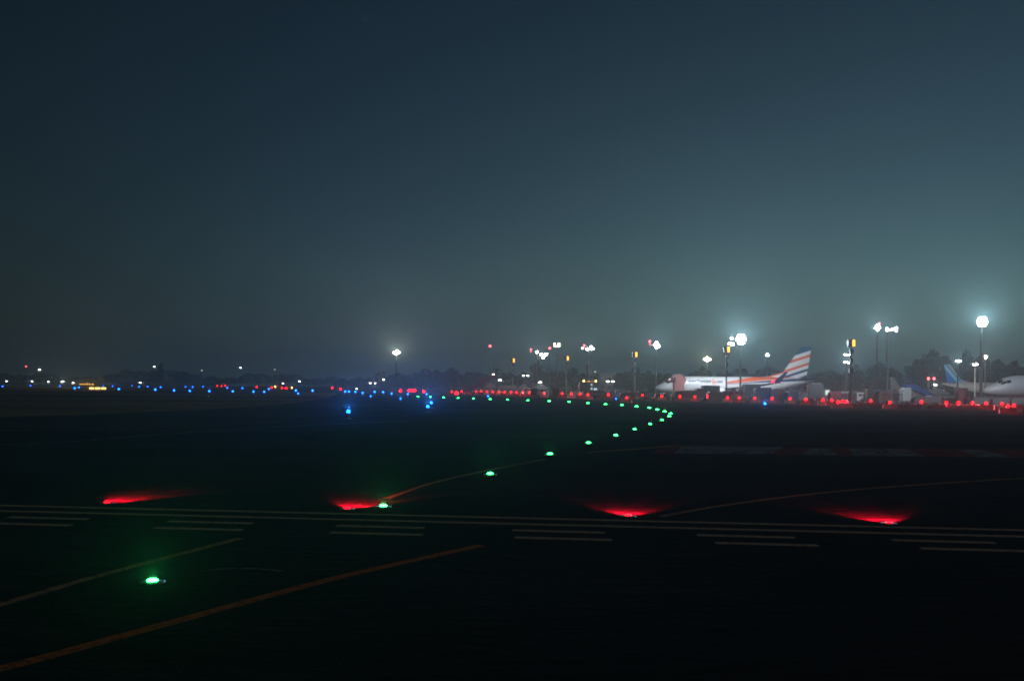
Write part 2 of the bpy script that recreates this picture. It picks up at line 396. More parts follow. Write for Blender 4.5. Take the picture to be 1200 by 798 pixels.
for i, (px, py) in enumerate(bl):
    o = bproto if i == 0 else copy_tree(bproto)
    p = G(px, py, .33, 900); s = 2.0 if p.y < 150 else min(3.4, p.y/110); p = G(px, py, .33*s, 900)
    o.location = (p.x, p.y, .006); o.scale = (s, s, s)
    o['label'] = f'blue edge light on a short stem, {ordinal(rank[i])} of the blue lights counted from the left'
    d = Vector((-p.x, -p.y, 0)).normalized()
    en = 900 if p.y > 150 else 4500
    if i > 16: en = 700
    if i < 3: en = 5000
    light('SPOT', en*2.6, BLUEC, (0, 0, .42), d+Vector((0, 0, .2)), R(48), 1, o)

# ------------------------------------------------------------------ barriers with red lamps
rl = [(529.7,459.8),(541.3,459.5),(551.5,459.5),(557.8,459.6),(564,459.7),(571,459.8),(577.7,460),(585,460),(591.5,460.4),(599,460.5),(605.5,461),(612.8,461),
      (620.5,461.1),(638,462),(659,462.2),(669.8,462.6),(680,462.8),(689,464),(713,463.6),(734.5,466.8),(753,464.2),(775.8,464.8),(797,465.4),(814.4,465.6),(829.5,466),
      (852.6,466.7),(866.4,466.9),(884.7,467.1),(905,467.6),(926,467.8),(944.4,468.6),(964.6,469.2),(974.7,469.6),(982.3,472),(987.5,471.4),(992,471.6),
      (1020.3,470.4),(1042.8,472.6),(1079.9,471.6),(1109,472.6),(1123,472.8),(1139.6,473.1),(1155.4,473.5),(1174,474.2),(1181,477),(1188,476.2)]
def barrier(m, lamp=True):
    r = empty('barrier', (0, 0, 0), 0, '', 'barrier', 'plastic barriers along the apron edge')
    b = MB(); b.prism([(-.24, 0), (.24, 0), (.24, .12), (.12, .3), (.07, .55), (-.07, .55), (-.12, .3), (-.24, .12)], -.75, .75, Matrix.Rotation(math.pi/2, 4, 'Z'))
    b.build('body', m, r)
    b = MB(); b.box(-.55, .55, -.001, .001, 0, .001); 
    if lamp:
        b = MB(); b.tube((0, 0, .55), (0, 0, .6), .05, n=8); b.box(-.07, .07, -.03, .05, .58, .66); k = b.build('lamp_housing', M['dark'], r)
        b = MB(); b.lathe([(.04, -.02), (.12, 0), (.13, .04), (.08, .09), (.02, .11)], 12, Matrix.Translation((0, -.03, .72)) @ Matrix.Rotation(math.pi/2, 4, 'X')); b.build('lens', E['red'], k, True)
    freeze(r); return r
bp_r = barrier(M['redplastic']); bp_w = barrier(M['whiteplastic']); first = {0: True, 1: True}
plain_r = barrier(M['redplastic'], False); plain_w = barrier(M['whiteplastic'], False)
protos = [bp_r, bp_w]; used = [False, False]
REDC = (1, .004, .02)
rpos = []
for i, (px, py) in enumerate(rl):
    k = i % 2
    o = protos[k] if not used[k] else copy_tree(protos[k]); used[k] = True
    p = G(px, py, .72); o.location = (p.x, p.y, .006); rpos.append(p.copy())
    ang = math.atan2(-1.0, 1.9) if px > 900 else R(-38)
    o.rotation_euler = (0, 0, ang*.5)
    s = 1.15 if p.y < 180 else 1.35; o.scale = (s, s, s)
    o['label'] = f'{"red" if k == 0 else "white"} plastic barrier with red lamp, {ordinal(i+1)} lamp-bearing barrier counted from the left'
    big = 1.5 if i in (2, 5, 12, 14, 15, 19, 23, 28, 31, 32, 38, 41, 44) else .8
    l = light('SPOT', (1300 if px < 950 else 1700)*big, REDC, (0, -.30, .72), (-p.x*.6, -p.y, -p.y*.12), R(120), 1, None); l.parent = o
    l.rotation_euler.z -= o.rotation_euler.z
# plain barriers filling the dense stretch
pl = [(x, 478.3-0.0*x+(x-990)*.0205-1.9) for x in range(996, 1206, 7)]
used2 = [False, False]; pp = [plain_r, plain_w]; n = 0
for j, (px, pyb) in enumerate(pl):
    p = G(px, pyb, 0)
    if min((p-q).length for q in rpos) < .9: continue
    k = 1 if j % 5 == 3 else 0
    o = pp[k] if not used2[k] else copy_tree(pp[k]); used2[k] = True; n += 1
    o.location = (p.x, p.y, .006); o.rotation_euler = (0, 0, R(-14)+random.uniform(-.08, .08))
    o['label'] = f'{"red" if k == 0 else "white"} plastic barrier without a lamp, {ordinal(n)} unlit one counted from the left'

# ------------------------------------------------------------------ far red / orange obstruction lights
def post_light(name, h, lens, label, cat, group, loc, size=.16, energy=0, color=None, top='dome'):
    r = empty(name, loc, 0, label, cat, group)
    b = MB(); b.tube((0, 0, 0), (0, 0, h), .06 if h < 6 else .12, .04 if h < 6 else .07, n=8); b.build('pole', M['pole'], r)
    if top == 'dome':
        b = MB(); b.lathe([(size*.7, h), (size, h+size*.7), (size*.8, h+size*1.6), (size*.2, h+size*2.1)], 10); b.build('lamp_lens', lens, r, True)
    else:
        b = MB(); b.box(-size*2.0, size*2.0, -size, size, h, h+size*1.1, c=size*.3); k = b.build('lamp_head', M['mid'], r)
        b = MB(); b.box(-size*1.7, size*1.7, -size-.03, -size-.004, h-.02, h+size*.8); b.build('lens', lens, k)
    if energy: light('SPOT', energy, color, (0, -size*1.5-.1, h+size*.5), (-loc[0], -loc[1], 0), R(150), 1, r)
    return r
farred = [(254.6,452.2,1),(259.6,452.4,1),(264,452,1),(300.8,453.7,0),(318.2,454.2,0),(330.5,454.6,0),(335.3,455,1),(389.4,454.6,0),(399,456.2,0),(469.3,458.3,0),(479.5,458,1),(483,457.9,1),(486,457.7,1),(496.7,459,0),(535,461,0)]
for i, (px, py, bgn) in enumerate(farred):
    z = 1.0; D = min(650, (CAMH-z)*1000/(py-hor(px)+.01)); q = P(px, py, D)
    post_light('obstruction_light', q.z-.2, E['red'], f'small red light on a post beyond the grass, {ordinal(i+1)} from the left', 'obstruction light', 'red lights beyond the grass',
               (q.x, q.y, 0), .3, 500, REDC)
for i, (px, py) in enumerate([(322.4, 453.3), (342, 454.4)]):
    D = 520; q = P(px, py, D)
    post_light('hazard_light', q.z-.3, E['amberhot'], ['orange hazard light on a post before the domed tree', 'orange hazard light on a post past the domed tree'][i], 'hazard light', 'orange hazard lights', (q.x, q.y, 0), .4, 900, (1, .3, .05))
# tall slim masts with red beacons
for px, py, D, lab in ((574.3, 405.5, 330, 'tall thin mast with a red beacon above the dark trees'), (644.3, 408, 340, 'slim beacon mast with a red light between two floodlight masts'),
                       (30.6, 429.3, 600, 'lone mast with a deep red light far beyond the grass'), (1088, 443.6, 300, 'short post with a red light beside the business jet'), (1094.5, 443.6, 300, 'short post with a red light before the blue airliner fin')):
    q = P(px, py, D); h = q.z
    r = empty('beacon_mast', (q.x, q.y, 0), 0, lab, 'mast', 'masts with red beacons')
    b = MB(); b.tube((0, 0, 0), (0, 0, h-.4), .22, .1, n=8); b.build('pole', M['pole'], r)
    b = MB(); b.tube((-.5, 0, h-1.2), (.5, 0, h-1.2), .04, n=6); b.tube((-.4, 0, h-2.2), (.4, 0, h-2.2), .04, n=6); b.build('crossbar', M['pole'], r)
    b = MB(); b.lathe([(.25, h-.4), (.42, h-.1), (.35, h+.25), (.1, h+.45)], 10); b.build('beacon', E['redbeacon'], r, True)
    light('SPOT', 900, REDC, (0, -.6, h), (-q.x, -q.y, 0), R(150), 1, r)

# ------------------------------------------------------------------ small white lamps
WH = (1, .93, .84)
sw = [(586,445.5,300,1,'white lamp on a pole above the white gate frame'),(578,438.5,330,.4,'faint white lamp at the top of the maroon stairs'),(613.5,440,330,.5,'small lamp on a pole in front of the trees past the gate frame'),
      (618.5,440.2,330,.4,'dimmer small lamp next to another one before the trees'),(633,448,290,1,'white lamp on a pole above the tents'),(712,447,300,.8,'white lamp on a pole behind the beacon truck'),
      (718,447,300,.8,'white lamp beside its twin past the beacon truck'),(449.5,444.8,420,1,'white lamp on a pole before the low trees'),(434,449,450,.6,'small pale lamp near the low trees'),
      (439.7,449,450,.5,'faint pale lamp next to the small pale one'),(418,455.5,430,.5,'pale lamp low behind the blue edge lights'),(73.7,447.3,520,3,'bright white lamp far beyond the grass strip'),
      (57,447.3,560,.4,'dim lamp beside the bright white one'),(46.7,433.4,560,.9,'pinkish white lamp high on a pole beside the red mast'),(38,446.9,560,.5,'pinkish lamp below the high one'),
      (8,446.7,560,.4,'dim lamp at the edge of the airfield'),(86,448.6,520,.5,'small white lamp before the amber sign'),(181,429.7,600,.5,'high white lamp near the spire-like tree'),(164.6,448.4,560,.8,'white lamp low before the distant treeline'),
      (282,430.8,600,.5,'high small lamp over the distant treeline'),(236.7,434,600,.2,'very dim high lamp over the treeline'),(351,446.8,520,.4,'dim warm lamp past the domed tree'),(331.7,449.3,500,.6,'soft white lamp beneath the domed tree'),
      (322,433,620,.1,'barely lit lamp above the domed tree'),(1095.5,450.8,280,1,'white lamp low behind the business jet'),(885,457.2,172,.6,'small work lamp on a post between the dark containers'),(962,440,330,.0,'unlit lamp on a pole past the striped fin')]
for px, py, D, k, lab in sw:
    if k == 0: continue
    q = P(px, py, D)
    sz = .16+.12*min(k, 1.6)
    post_light('pole_lamp', q.z-.1, E['white'] if k > .35 else emat('dim_lens', (1, .85, .75), 3), lab, 'lamp', 'small lamps around the airfield', (q.x, q.y, 0), sz*(1.3 if D > 500 else 1), 2600*k, WH, 'head')
# ------------------------------------------------------------------ floodlight masts
def flood_mast(px, py, D, heads, ecam, eomni, warm, label, red=None, thick=.2, tilt=0):
    q = P(px, py, D); H = q.z
    r = empty('floodlight_mast', (q.x, q.y, 0), 0, label, 'floodlight mast', 'floodlight masts of the apron')
    b = MB(); b.lathe([(thick*1.9, 0), (thick*1.9, .1), (thick*1.3, .12), (thick*.75, H-.1)], 10); b.build('pole', M['pole'], r, True)
    xs = [h[0]/F*D for h in heads]; zs = [-h[1]/F*D for h in heads]
    b = MB()
    zset = sorted(set(round(z, 1) for z in zs))
    for z in zset:
        xx = [x for x, zz in zip(xs, zs) if abs(zz-z) < .06]
        b.box(min(xx+[0])-.3, max(xx+[0])+.3, .02, .14, H+z-.06, H+z+.06)
    if max(zs) > .1: b.box(-.07, .07, -.02, .1, H-.1, H+max(zs))
    b.build('crossbar', M['pole'], r)
    for (hx_, hy_, sz), x, z in zip(heads, xs, zs):
        Mt = Matrix.Translation((x, -.12, H+z)) @ Matrix.Rotation(R(12), 4, 'X')
        w_ = sz*.5; h_ = sz*.4
        b = MB(); b.prism([(-w_, -h_), (w_, -h_), (w_, h_*.7), (w_*.7, h_), (-w_*.7, h_), (-w_, h_*.7)], -.1, .12, Mt); k = b.build('floodlight', M['mid'], r)
        b = MB(); b.box(-w_*.88, w_*.88, -.14, -.104, -h_*.85, h_*.68, Mt); b.build('lens', E['warm'] if warm else E['flood'], k)
    c = (1, .82, .58) if warm else (.68, .9, 1)
    c2 = (1, .85, .65) if warm else (.82, .93, 1)
    if ecam: light('SPOT', ecam*1.1, c, (0, -.5, H), (-q.x, -q.y, q.y*.32), R(104), 1, r, 'floodlight_beam')
    if eomni: light('SPOT', eomni*2.2, c2, (0, .6, H), (0, 1, -.3), R(140), .8, r, 'floodlight_spill')
    if red:
        rx, rz = red[0]/F*D, -red[1]/F*D
        b = MB(); b.tube((rx, 0, H-.1), (rx, 0, H+rz-.1), .05, n=6); b.lathe([(.12, -.15), (.24, 0), (.2, .22), (.05, .32)], 8, Matrix.Translation((rx, 0, H+rz))); b.build('red_beacon', [E['redbeacon']], r, True)
        light('SPOT', 700, REDC, (rx, -.3, H+rz), (-q.x, -q.y, 0), R(150), 1, r)
    return r
k4 = [(-2.4, 0, .5), (-.8, 0, .5), (.8, 0, .5), (2.4, 0, .5)]
flood_mast(868, 397.5, 186, [(-4, 0, .75), (0, 0, .75), (4, 0, .75), (-2, -4, .75), (2, -4, .75), (-2, 4, .75), (2, 4, .75), (-10, 6, .7), (-13, 5, .6), (-11, -1, .45)], 80000, 8000, False,
           'floodlight mast with the widest cluster of glaring lamps, rising in front of the striped airliner')
flood_mast(1150, 377, 142, [(-4, 0, .65), (0, -1, .65), (4, 0, .65), (-2, -4, .65), (2, -4, .65), (-2, 3.5, .65), (2, 3.5, .65)], 64000, 3500, False, 'highest glaring floodlight mast above the blue airliner fin')
flood_mast(1040, 386, 158, [(-1.5, 1, .34), (3.5, 0.5, .36), (5.5, -.5, .3), (9.5, -2, .4), (9.5, 1.5, .3), (-1.5, -1.2, .28)], 5200, 6500, False, 'dark floodlight mast carrying a row of small separate lamps')
flood_mast(1028, 384, 205, [(-2, 0, .6), (1.5, 0, .6), (0, -3, .55), (0, 2.5, .5)], 26000, 3000, False, 'floodlight mast with one round glare beside the row of small lamps', red=(2.5, -4.5))
flood_mast(769, 404.3, 222, [(-2, 0, .6), (1.5, 0, .6), (0, -3, .5), (0, 3, .5), (3, 2, .4)], 26000, 3500, False, 'floodlight mast with round glare and red beacon before the airliner nose', red=(-7.5, -4))
flood_mast(690, 408, 240, [(-2, 1, .7), (2.5, -1.5, .6), (5, 0.5, .5), (-7.5, 0, .45), (3, 1.2, .5)], 11000, 3500, False, 'floodlight mast with scattered lamps and red beacon behind the beacon truck', red=(-5.5, -3))
flood_mast(629.5, 412.5, 300, [(0, 0, .7), (5, 3, .9), (8, 3.5, 1.0), (10.5, 2.5, .9), (7, 6, .9)], 24000, 4000, False, 'floodlight mast lighting the tall tree with red beacon at its side', red=(-7, -3), thick=.28)
flood_mast(652.5, 404.5, 350, [(-2.5, -1.5, .5), (2.5, -1.5, .5), (-2.5, 1, .4), (2.5, 1, .5), (0, 1, .4)], 3000, 1500, True, 'distant square lamp frame on a thin mast with yellowish lamps')
flood_mast(464.5, 413, 330, [(-2.5, 0, .8), (0, 0, .8), (3, 0, .8), (1, -2, .7), (0, 2, .7)], 60000, 4000, True, 'lone warm floodlight mast above the trees left of the apron')
flood_mast(828.5, 421, 335, [(-3, 0, .8), (0, 0, .8), (3, 0, .8), (0, -2, .7), (0, 2, .7)], 34000, 3000, True, 'warm yellowish floodlight mast above the airliner fuselage')
flood_mast(899, 416.3, 300, [(-1.2, 0, .5), (1.2, 0, .5), (0, -1.5, .45)], 9000, 2000, False, 'single small floodlight mast between the big glare and the striped fin')
flood_mast(992.5, 415.6, 300, [(-2.5, 0, .55), (0, 0, .55), (2, 0, .5)], 16000, 3000, False, 'floodlight mast showing beside the amber-topped pole by the grey loader')
flood_mast(991.5, 424.5, 345, [(-2, 0, .6), (1, 0, .7), (2.5, .5, .6)], 22000, 2500, False, 'lower floodlight mast just under another one by the amber-topped pole')
flood_mast(1122.5, 423, 265, [(-2, 0, .5), (0, 0, .55), (2, 0, .5)], 9000, 22000, False, 'small floodlight mast directly above the blue fin')
flood_mast(1154.5, 418, 290, [(0, -1, .4), (1, 0, .55), (-6, -2, .35), (0, 1.5, .4)], 7000, 7000, True, 'small floodlight mast with pinkish lamps in the tree under the highest glare')
flood_mast(1142.5, 427, 300, [(-2, 0, .45), (0, 0, .5), (2, 0, .45)], 3500, 1500, False, 'lowest floodlight mast with a flat bar of lamps above the far fuselage')
flood_mast(1280, 400, 120, [(0, 0, .6), (3, 0, .6)], 0, 4500, False, 'unseen floodlight mast added out of view to light the grey airliner')  # added mast out of view, only its spill lights the grey airliner

# ------------------------------------------------------------------ amber-topped stand poles
def stand_pole(px, py, D, label, lit=1.0):
    q = P(px, py, D); H = q.z
    r = empty('stand_sign_pole', (q.x, q.y, 0), 0, label, 'sign pole', 'amber-topped stand sign poles')
    b = MB(); b.tube((0, 0, 0), (0, 0, H-.6), .17, .13, 10); b.box(-.4, .4, -.4, .4, 0, .15); b.build('pole', M['steel'] if D > 190 else M['pole'], r)
    b = MB(); b.box(-.6, .6, -.35, .35, H-.75, H+.55, c=.08); hd = b.build('sign_box', M['dark'], r)
    b = MB(); b.box(.08, .52, -.372, -.352, H-.65, H+.45); b.build('lit_panel', E['amber'], hd)
    b = MB(); b.box(-.25, .35, -.3, .2, H-1.9, H-1.1, c=.06); b.box(-.3, .3, -.3, .25, H-5.3, H-4.4, c=.06); b.box(-.2, .25, -.28, .2, H-3.6, H-2.7, c=.05); b.build('equipment_box', M['dark'], r)
    light('SPOT', 900, (1, .5, .1), (.3, -.5, H), (-q.x, -q.y, 0), R(140), 1, r)
for a in ((601, 422, 262, 'amber-topped sign pole by the white gate frame'), (664, 419.5, 232, 'amber-topped sign pole between the floodlight masts and the beacon truck'),
          (744, 415, 205, 'amber-topped sign pole ahead of the airliner nose'), (851.5, 409, 172, 'amber-topped sign pole standing before the airliner lettering'),
          (997.5, 401.5, 146, 'tallest amber-topped sign pole beside the grey loader')): stand_pole(*a)

# ------------------------------------------------------------------ aircraft
def fus_section(st, s):
    for a, b in zip(st, st[1:]):
        if s <= b[0]:
            t = (s-a[0])/(b[0]-a[0]); return [a[i]+(b[i]-a[i])*t for i in range(4)]
    return list(st[-1])
ST = [(0, 2.42, 2.22, .06), (.25, 2.85, 1.95, .42), (.7, 3.15, 1.75, .75), (1.3, 3.48, 1.6, 1.02), (2.0, 3.86, 1.5, 1.28), (2.8, 4.4, 1.42, 1.5), (3.6, 4.84, 1.36, 1.66), (4.6, 5.1, 1.32, 1.78), (6, 5.27, 1.3, 1.87), (8, 5.3, 1.3, 1.88),
      (25, 5.3, 1.3, 1.88), (28, 5.3, 1.65, 1.82), (31, 5.28, 2.3, 1.55), (34, 5.2, 3.1, 1.15), (37, 5.05, 3.9, .68), (38.8, 4.9, 4.4, .3), (39.4, 4.75, 4.6, .1)]
def surf(s, th, off=0.0, side=1):
    _, top, bot, hw = fus_section(ST, s); zc = (top+bot)/2; hh = (top-bot)/2
    return Vector((-s, side*(hw+off)*math.sin(th), zc+(hh+off)*math.cos(th)))
def airliner(name, loc, rz, label, cat, body, fin, wingm, engm, scale=1.0, winglet=None, text=None, side=1):
    r = empty(name, loc, rz, label, cat, None); r.scale = (scale,)*3
    b = MB(); n = 36; vs = []; fs = []
    SS = []
    for a, c in zip(ST, ST[1:]):
        k = 3 if a[0] < 7 else 2
        SS += [a[0]+(c[0]-a[0])*j/k for j in range(k)]
    SS.append(39.4)
    for s in SS:
        for i in range(n): vs.append(tuple(surf(s, 2*math.pi*i/n)))
    for k in range(len(SS)-1):
        for i in range(n):
            j = (i+1) % n; fs.append((k*n+i, k*n+j, (k+1)*n+j, (k+1)*n+i))
    fs += [tuple(range(n-1, -1, -1)), tuple(range((len(SS)-1)*n, len(SS)*n))]
    b.add(vs, fs); fu = b.build('fuselage', body, r, True)
    for sd in (1, -1):      # cockpit panes
        for s0, s1, t0, t1 in ((2.25, 2.95, 8, 40), (2.5, 3.35, 44, 62), (3.4, 4.1, 46, 66)):
            b = MB(); g = 4
            vs = [tuple(surf(s0+(s1-s0)*i/g, R(t0+(t1-t0)*j/g), .02, sd)) for i in range(g+1) for j in range(g+1)]
            b.add(vs, [(i*(g+1)+j, i*(g+1)+j+1, (i+1)*(g+1)+j+1, (i+1)*(g+1)+j) for i in range(g) for j in range(g)])
            b.build('cockpit_window', M['glass'], fu)
        for s0, s1, t0, t1 in ((6.2, 7.1, 58, 108), (30.0, 30.7, 50, 95)):
            b = MB(); g = 4
            for a_, b_, c_, d_ in ((s0, s0+.06, t0, t1), (s1-.06, s1, t0, t1), (s0, s1, t0, t0+2), (s0, s1, t1-2, t1)):
                vs = [tuple(surf(a_+(b_-a_)*i/g, R(c_+(d_-c_)*j/g), .015, sd)) for i in range(g+1) for j in range(g+1)]
                b.add(vs, [(i*(g+1)+j, i*(g+1)+j+1, (i+1)*(g+1)+j+1, (i+1)*(g+1)+j) for i in range(g) for j in range(g)])
            b.build('door', M['mid'], fu)
    b = MB()
    prof = [(-27.0, 5.22), (-31.3, 6.5), (-35.7, 12.6), (-38.3, 12.65), (-37.0, 4.95), (-31, 4.9)]
    nf = len(prof); vs = []
    thk = [.04, .12, .08, .05, .06, .2]
    vs = [(x, t, z) for (x, z), t in zip(prof, thk)]+[(x, -t, z) for (x, z), t in zip(prof, thk)]
    b.add(vs, [tuple(range(nf)), tuple(range(2*nf-1, nf-1, -1))]+[(i, i+nf, (i+1) % nf+nf, (i+1) % nf) for i in range(nf)])
    fo = b.build('tail_fin', fin, r)
    def plank(rx0, rx1, tx0, tx1, y0, y1, z0, z1, t0, t1, nm, m):
        b = MB(); vs = []
        for y, z, xa, xb, t in ((y0, z0, rx0, rx1, t0), (y1, z1, tx0, tx1, t1)):
            c = xb-xa
            for f, u in ((0, 0), (.12, .75), (.35, 1), (.7, .6), (1, .04), (.7, -.35), (.35, -.6), (.12, -.5)):
                vs.append((xa+c*f, y, z+u*t))
        k = 8
        b.add(vs, [tuple(range(k)), tuple(range(2*k-1, k-1, -1))]+[(i, i+k, (i+1) % k+k, (i+1) % k) for i in range(k)])
        return b.build(nm, m, r, False)
    for sd in (1, -1):
        w_ = plank(-12.8, -20.2, -22.0, -23.7, sd*1.5, sd*17.2, 1.95, 3.75, .42, .09, 'wing', wingm)
        b = MB()
        b.add([(-22.0, sd*17.2, 3.75), (-23.7, sd*17.2, 3.75), (-25.3, sd*17.9, 6.2), (-24.6, sd*17.9, 6.2),
               (-22.0, sd*17.26, 3.72), (-23.7, sd*17.26, 3.72), (-25.3, sd*17.96, 6.2), (-24.6, sd*17.96, 6.2)],
              [(0,1,2,3),(7,6,5,4),(0,4,5,1),(1,5,6,2),(2,6,7,3),(3,7,4,0)])
        b.build('winglet', winglet or wingm, w_)
        plank(-33.6, -37.0, -37.2, -38.6, sd*.6, sd*7.0, 4.75, 5.4, .18, .06, 'tailplane', wingm)
        Mt = Matrix.Translation((-11.6, sd*4.85, 1.72)) @ Matrix.Rotation(-math.pi/2, 4, 'Y')
        b = MB(); b.lathe([(.62, .25), (.86, 0), (.98, .12), (1.06, .9), (1.02, 2.2), (.75, 3.6), (.45, 3.7), (.3, 4.4)], 20, Mt); en = b.build('engine', engm, r, True)
        b = MB(); b.lathe([(.82, .02), (.05, -.015)], 20, Mt); b.build('fan', M['black'], en, True)
        b = MB(); b.prism([(-12.8, 2.3), (-17, 1.9), (-17, 2.3), (-13.6, 2.75)], sd*4.85-.12, sd*4.85+.12); b.build('pylon', engm, r)
        lg = MB(); lg.tube((-18.6, sd*2.86, .55), (-18.6, sd*2.86, 2.1), .12, n=10); g_ = lg.build('landing_gear', M['steel'], r)
        for dy in (-.38, .38):
            b = MB(); b.tube((-18.6, sd*2.86+dy-.16, .56), (-18.6, sd*2.86+dy+.16, .56), .56, n=18); b.build('wheel', M['black'], g_)
    lg = MB(); lg.tube((-4.0, 0, .35), (-4.0, 0, 1.7), .09, n=10); lg.tube((-4.0, 0, .9), (-4.9, 0, 1.5), .05, n=6); g_ = lg.build('nose_gear', M['steel'], r)
    for dy in (-.2, .2):
        b = MB(); b.tube((-4.0, dy-.09, .36), (-4.0, dy+.09, .36), .36, n=16); b.build('wheel', M['black'], g_)
    if text:
        for (string, s0, size, th0, m) in text:
            cu = bpy.data.curves.new('lettering', 'FONT'); cu.body = string; cu.size = size; cu.resolution_u = 2; cu.offset = .035
            t = bpy.data.objects.new('tmp_text', cu); COL.objects.link(t)
            dg = bpy.context.evaluated_depsgraph_get(); me = bpy.data.meshes.new_from_object(t.evaluated_get(dg))
            bpy.data.objects.remove(t)
            _, top, bot, hw = fus_section(ST, 10); hh = (top-bot)/2
            for v in me.vertices:
                tx, tz = v.co.x*.72, v.co.y
                th = R(th0)-tz/hh
                v.co = surf(s0+tx, th, .02, side)
            me.materials.clear(); me.materials.append(m)
            o = bpy.data.objects.new('lettering', me); COL.objects.link(o); o.parent = r
    return r
bo = airliner_mat('striped_fuselage_paint', 'body_orange'); fo = airliner_mat('striped_fin_paint', 'fin_orange'); fb = airliner_mat('blue_fin_paint', 'fin_blue')
M['navytext'] = mat('navy_lettering', (.01, .02, .07), .4, var=0); M['orangetext'] = mat('orange_lettering', (.75, .12, .04), .4, var=0)
q = P(768, 455, 204)
a1 = airliner('striped_airliner', (q.x, q.y, 0), math.pi+R(4), 'white airliner with orange and blue stripes sweeping up its fin, lettering on the side', 'airliner', bo, fo, M['light'], M['white'], 1.0, M['navy'],
    [('smart', 7.5, 1.15, 76, M['navytext']), ('Travelings', 9.65, 1.15, 76, M['navytext']), ('.com', 14.2, 1.15, 76, M['navytext'])], 1)
b = MB()
for k in range(5):
    t = k*2*math.pi/5; g = 3
    vs = []
    for rr, aa in ((.0, 0), (.75, -.5), (.95, 0), (.6, .5)):
        s_ = 13.75+.6*rr*math.cos(t+aa); zz = rr*math.sin(t+aa)
        vs.append(tuple(surf(s_, R(68)-zz/2.0, .022, 1)))
    b.add(vs, [(0, 1, 2, 3)])
b.build('orange_emblem', M['orangetext'], a1)
bz = MB(); bz.lathe([(.12, 0), (.2, .1), (.1, .3)], 8, Matrix.Translation((-22.2, 17.3, 3.9))); bz.build('navigation_light', E['red'], a1, True)
light('POINT', 350, REDC, (-22.0, 17.6, 4.4), parent=a1)
bz = MB(); bz.lathe([(.12, 0), (.16, .1), (.08, .25)], 8, Matrix.Translation((-20, 0, 1.0))); bz.build('belly_beacon', E['red'], a1, True)

q = P(1153, 458.5, 158)
airliner('grey_airliner', (q.x, q.y, 0), math.pi+R(-6), 'grey airliner showing its nose and cockpit windows behind the barrier row', 'airliner', M['grey_body'], M['grey_body'], M['light'], M['grey_body'])
q = P(1107, 455, 352)
airliner('blue_finned_airliner', (q.x+37, q.y, 0), R(3), 'pale airliner with a blue and sky-blue striped fin behind the grey airliner', 'airliner', M['white'], fb, M['light'], M['white'])
q = P(1113, 459, 250)
airliner('business_jet', (q.x, q.y, 0), R(2), 'small cream jet with low fuselage behind the navy boarding stairs', 'jet', M['cream'], M['cream'], M['light'], M['cream'], .47)

# ------------------------------------------------------------------ vehicles
def wheels(r, xs, y, rad):
    for x in xs:
        for sd in (-1, 1):
            b = MB(); b.tube((x, sd*y-.14, rad), (x, sd*y+.14, rad), rad, n=16); w_ = b.build('wheel', M['black'], r)
            b = MB(); b.tube((x, sd*(y+.146)-.004, rad), (x, sd*(y+.146)+.004, rad), rad*.5, n=12); b.build('rim', M['steel'], w_)
def place(px, D, rz=0): q = P(px, hor(px), D); return (q.x, q.y, .006), rz
def box_truck(px, D, L, H, body, cabm, label, cat='truck', rz=0, cabside=1, roofpack=False, winm=None, group=None, base=.75):
    loc, rz = place(px, D, rz); r = empty('box_truck', loc, rz, label, cat, group)
    x0, x1 = -L/2, L/2; cx = x1-1.6 if cabside > 0 else x0+1.6
    b = MB(); b.box(x0, x1, -.9, .9, .5, base); b.build('chassis', M['dark'], r)
    bx0, bx1 = (x0, cx-.06) if cabside > 0 else (cx+.06, x1)
    b = MB(); b.box(bx0, bx1, -1.15, 1.15, base, H, c=.06)
    for i in range(1, int((bx1-bx0)/.8)): b.box(bx0+i*.8-.02, bx0+i*.8+.02, -1.175, -1.15, base+.1, H-.1)
    b.build('cargo_box', body, r)
    e = x1 if cabside > 0 else x0; sg = 1 if cabside > 0 else -1
    hc = min(2.5, H-.15)
    prof = [(cx, .5), (e, .5), (e, 1.25), (e-sg*.35, hc), (cx, hc)]
    if sg < 0: prof = prof[::-1]
    b = MB(); b.prism(prof, -1.05, 1.05); cb = b.build('cab', cabm, r)
    b = MB(); xa, xb = sorted((cx+sg*.3, e-sg*.45)); b.box(xa, xb, -1.07, -1.052, 1.35, hc-.2); b.build('side_window', winm or M['glass'], cb)
    b = MB(); xa, xb = sorted((e, e+sg*.05)); b.box(xa, xb, -.9, -.65, .75, .95); b.build('headlight', M['whiteplastic'], cb)
    b = MB(); xa, xb = sorted((e, e+sg*.05)); b.box(xa, xb, .65, .9, .75, .95); b.build('headlight', M['whiteplastic'], cb)
    wheels(r, (x0+.9, x1-.9), .92, .42)
    if roofpack:
        b = MB(); b.box(bx0+.3, bx1-.3, -.8, .8, H, H+.35, c=.08); b.build('roof_unit', M['mid'], r)
    return r
def van(px, D, m, label, rz=0, L=4.8, H=2.1, flip=1, cat='van', group=None):
    loc, rz = place(px, D, rz); r = empty('van', loc, rz, label, cat, group)
    h = L/2; pr = [(-h, .35), (h, .35), (h, 1.0), (h-.35, 1.15), (h-1.2, H), (-h+.15, H), (-h, H-.3)]
    if flip < 0: pr = [(-x, z) for x, z in pr][::-1]
    b = MB(); b.prism(pr, -.95, .95); bd = b.build('body', m, r)
    b = MB()
    for a, c in ((-h+.3, -.5), (-.35, .6), (.7, h-1.15)):
        a, c = (a, c) if flip > 0 else (-c, -a); b.box(a, c, -.97, -.952, 1.25, H-.25)
    b.build('side_window', M['glass'], bd)
    b = MB(); xa, xb = sorted((flip*h, flip*(h+.04))); b.box(xa, xb, -.85, -.6, .7, .9); b.build('headlight', M['whiteplastic'], bd)
    wheels(r, (-h+.8, h-.8), .82, .34); return r
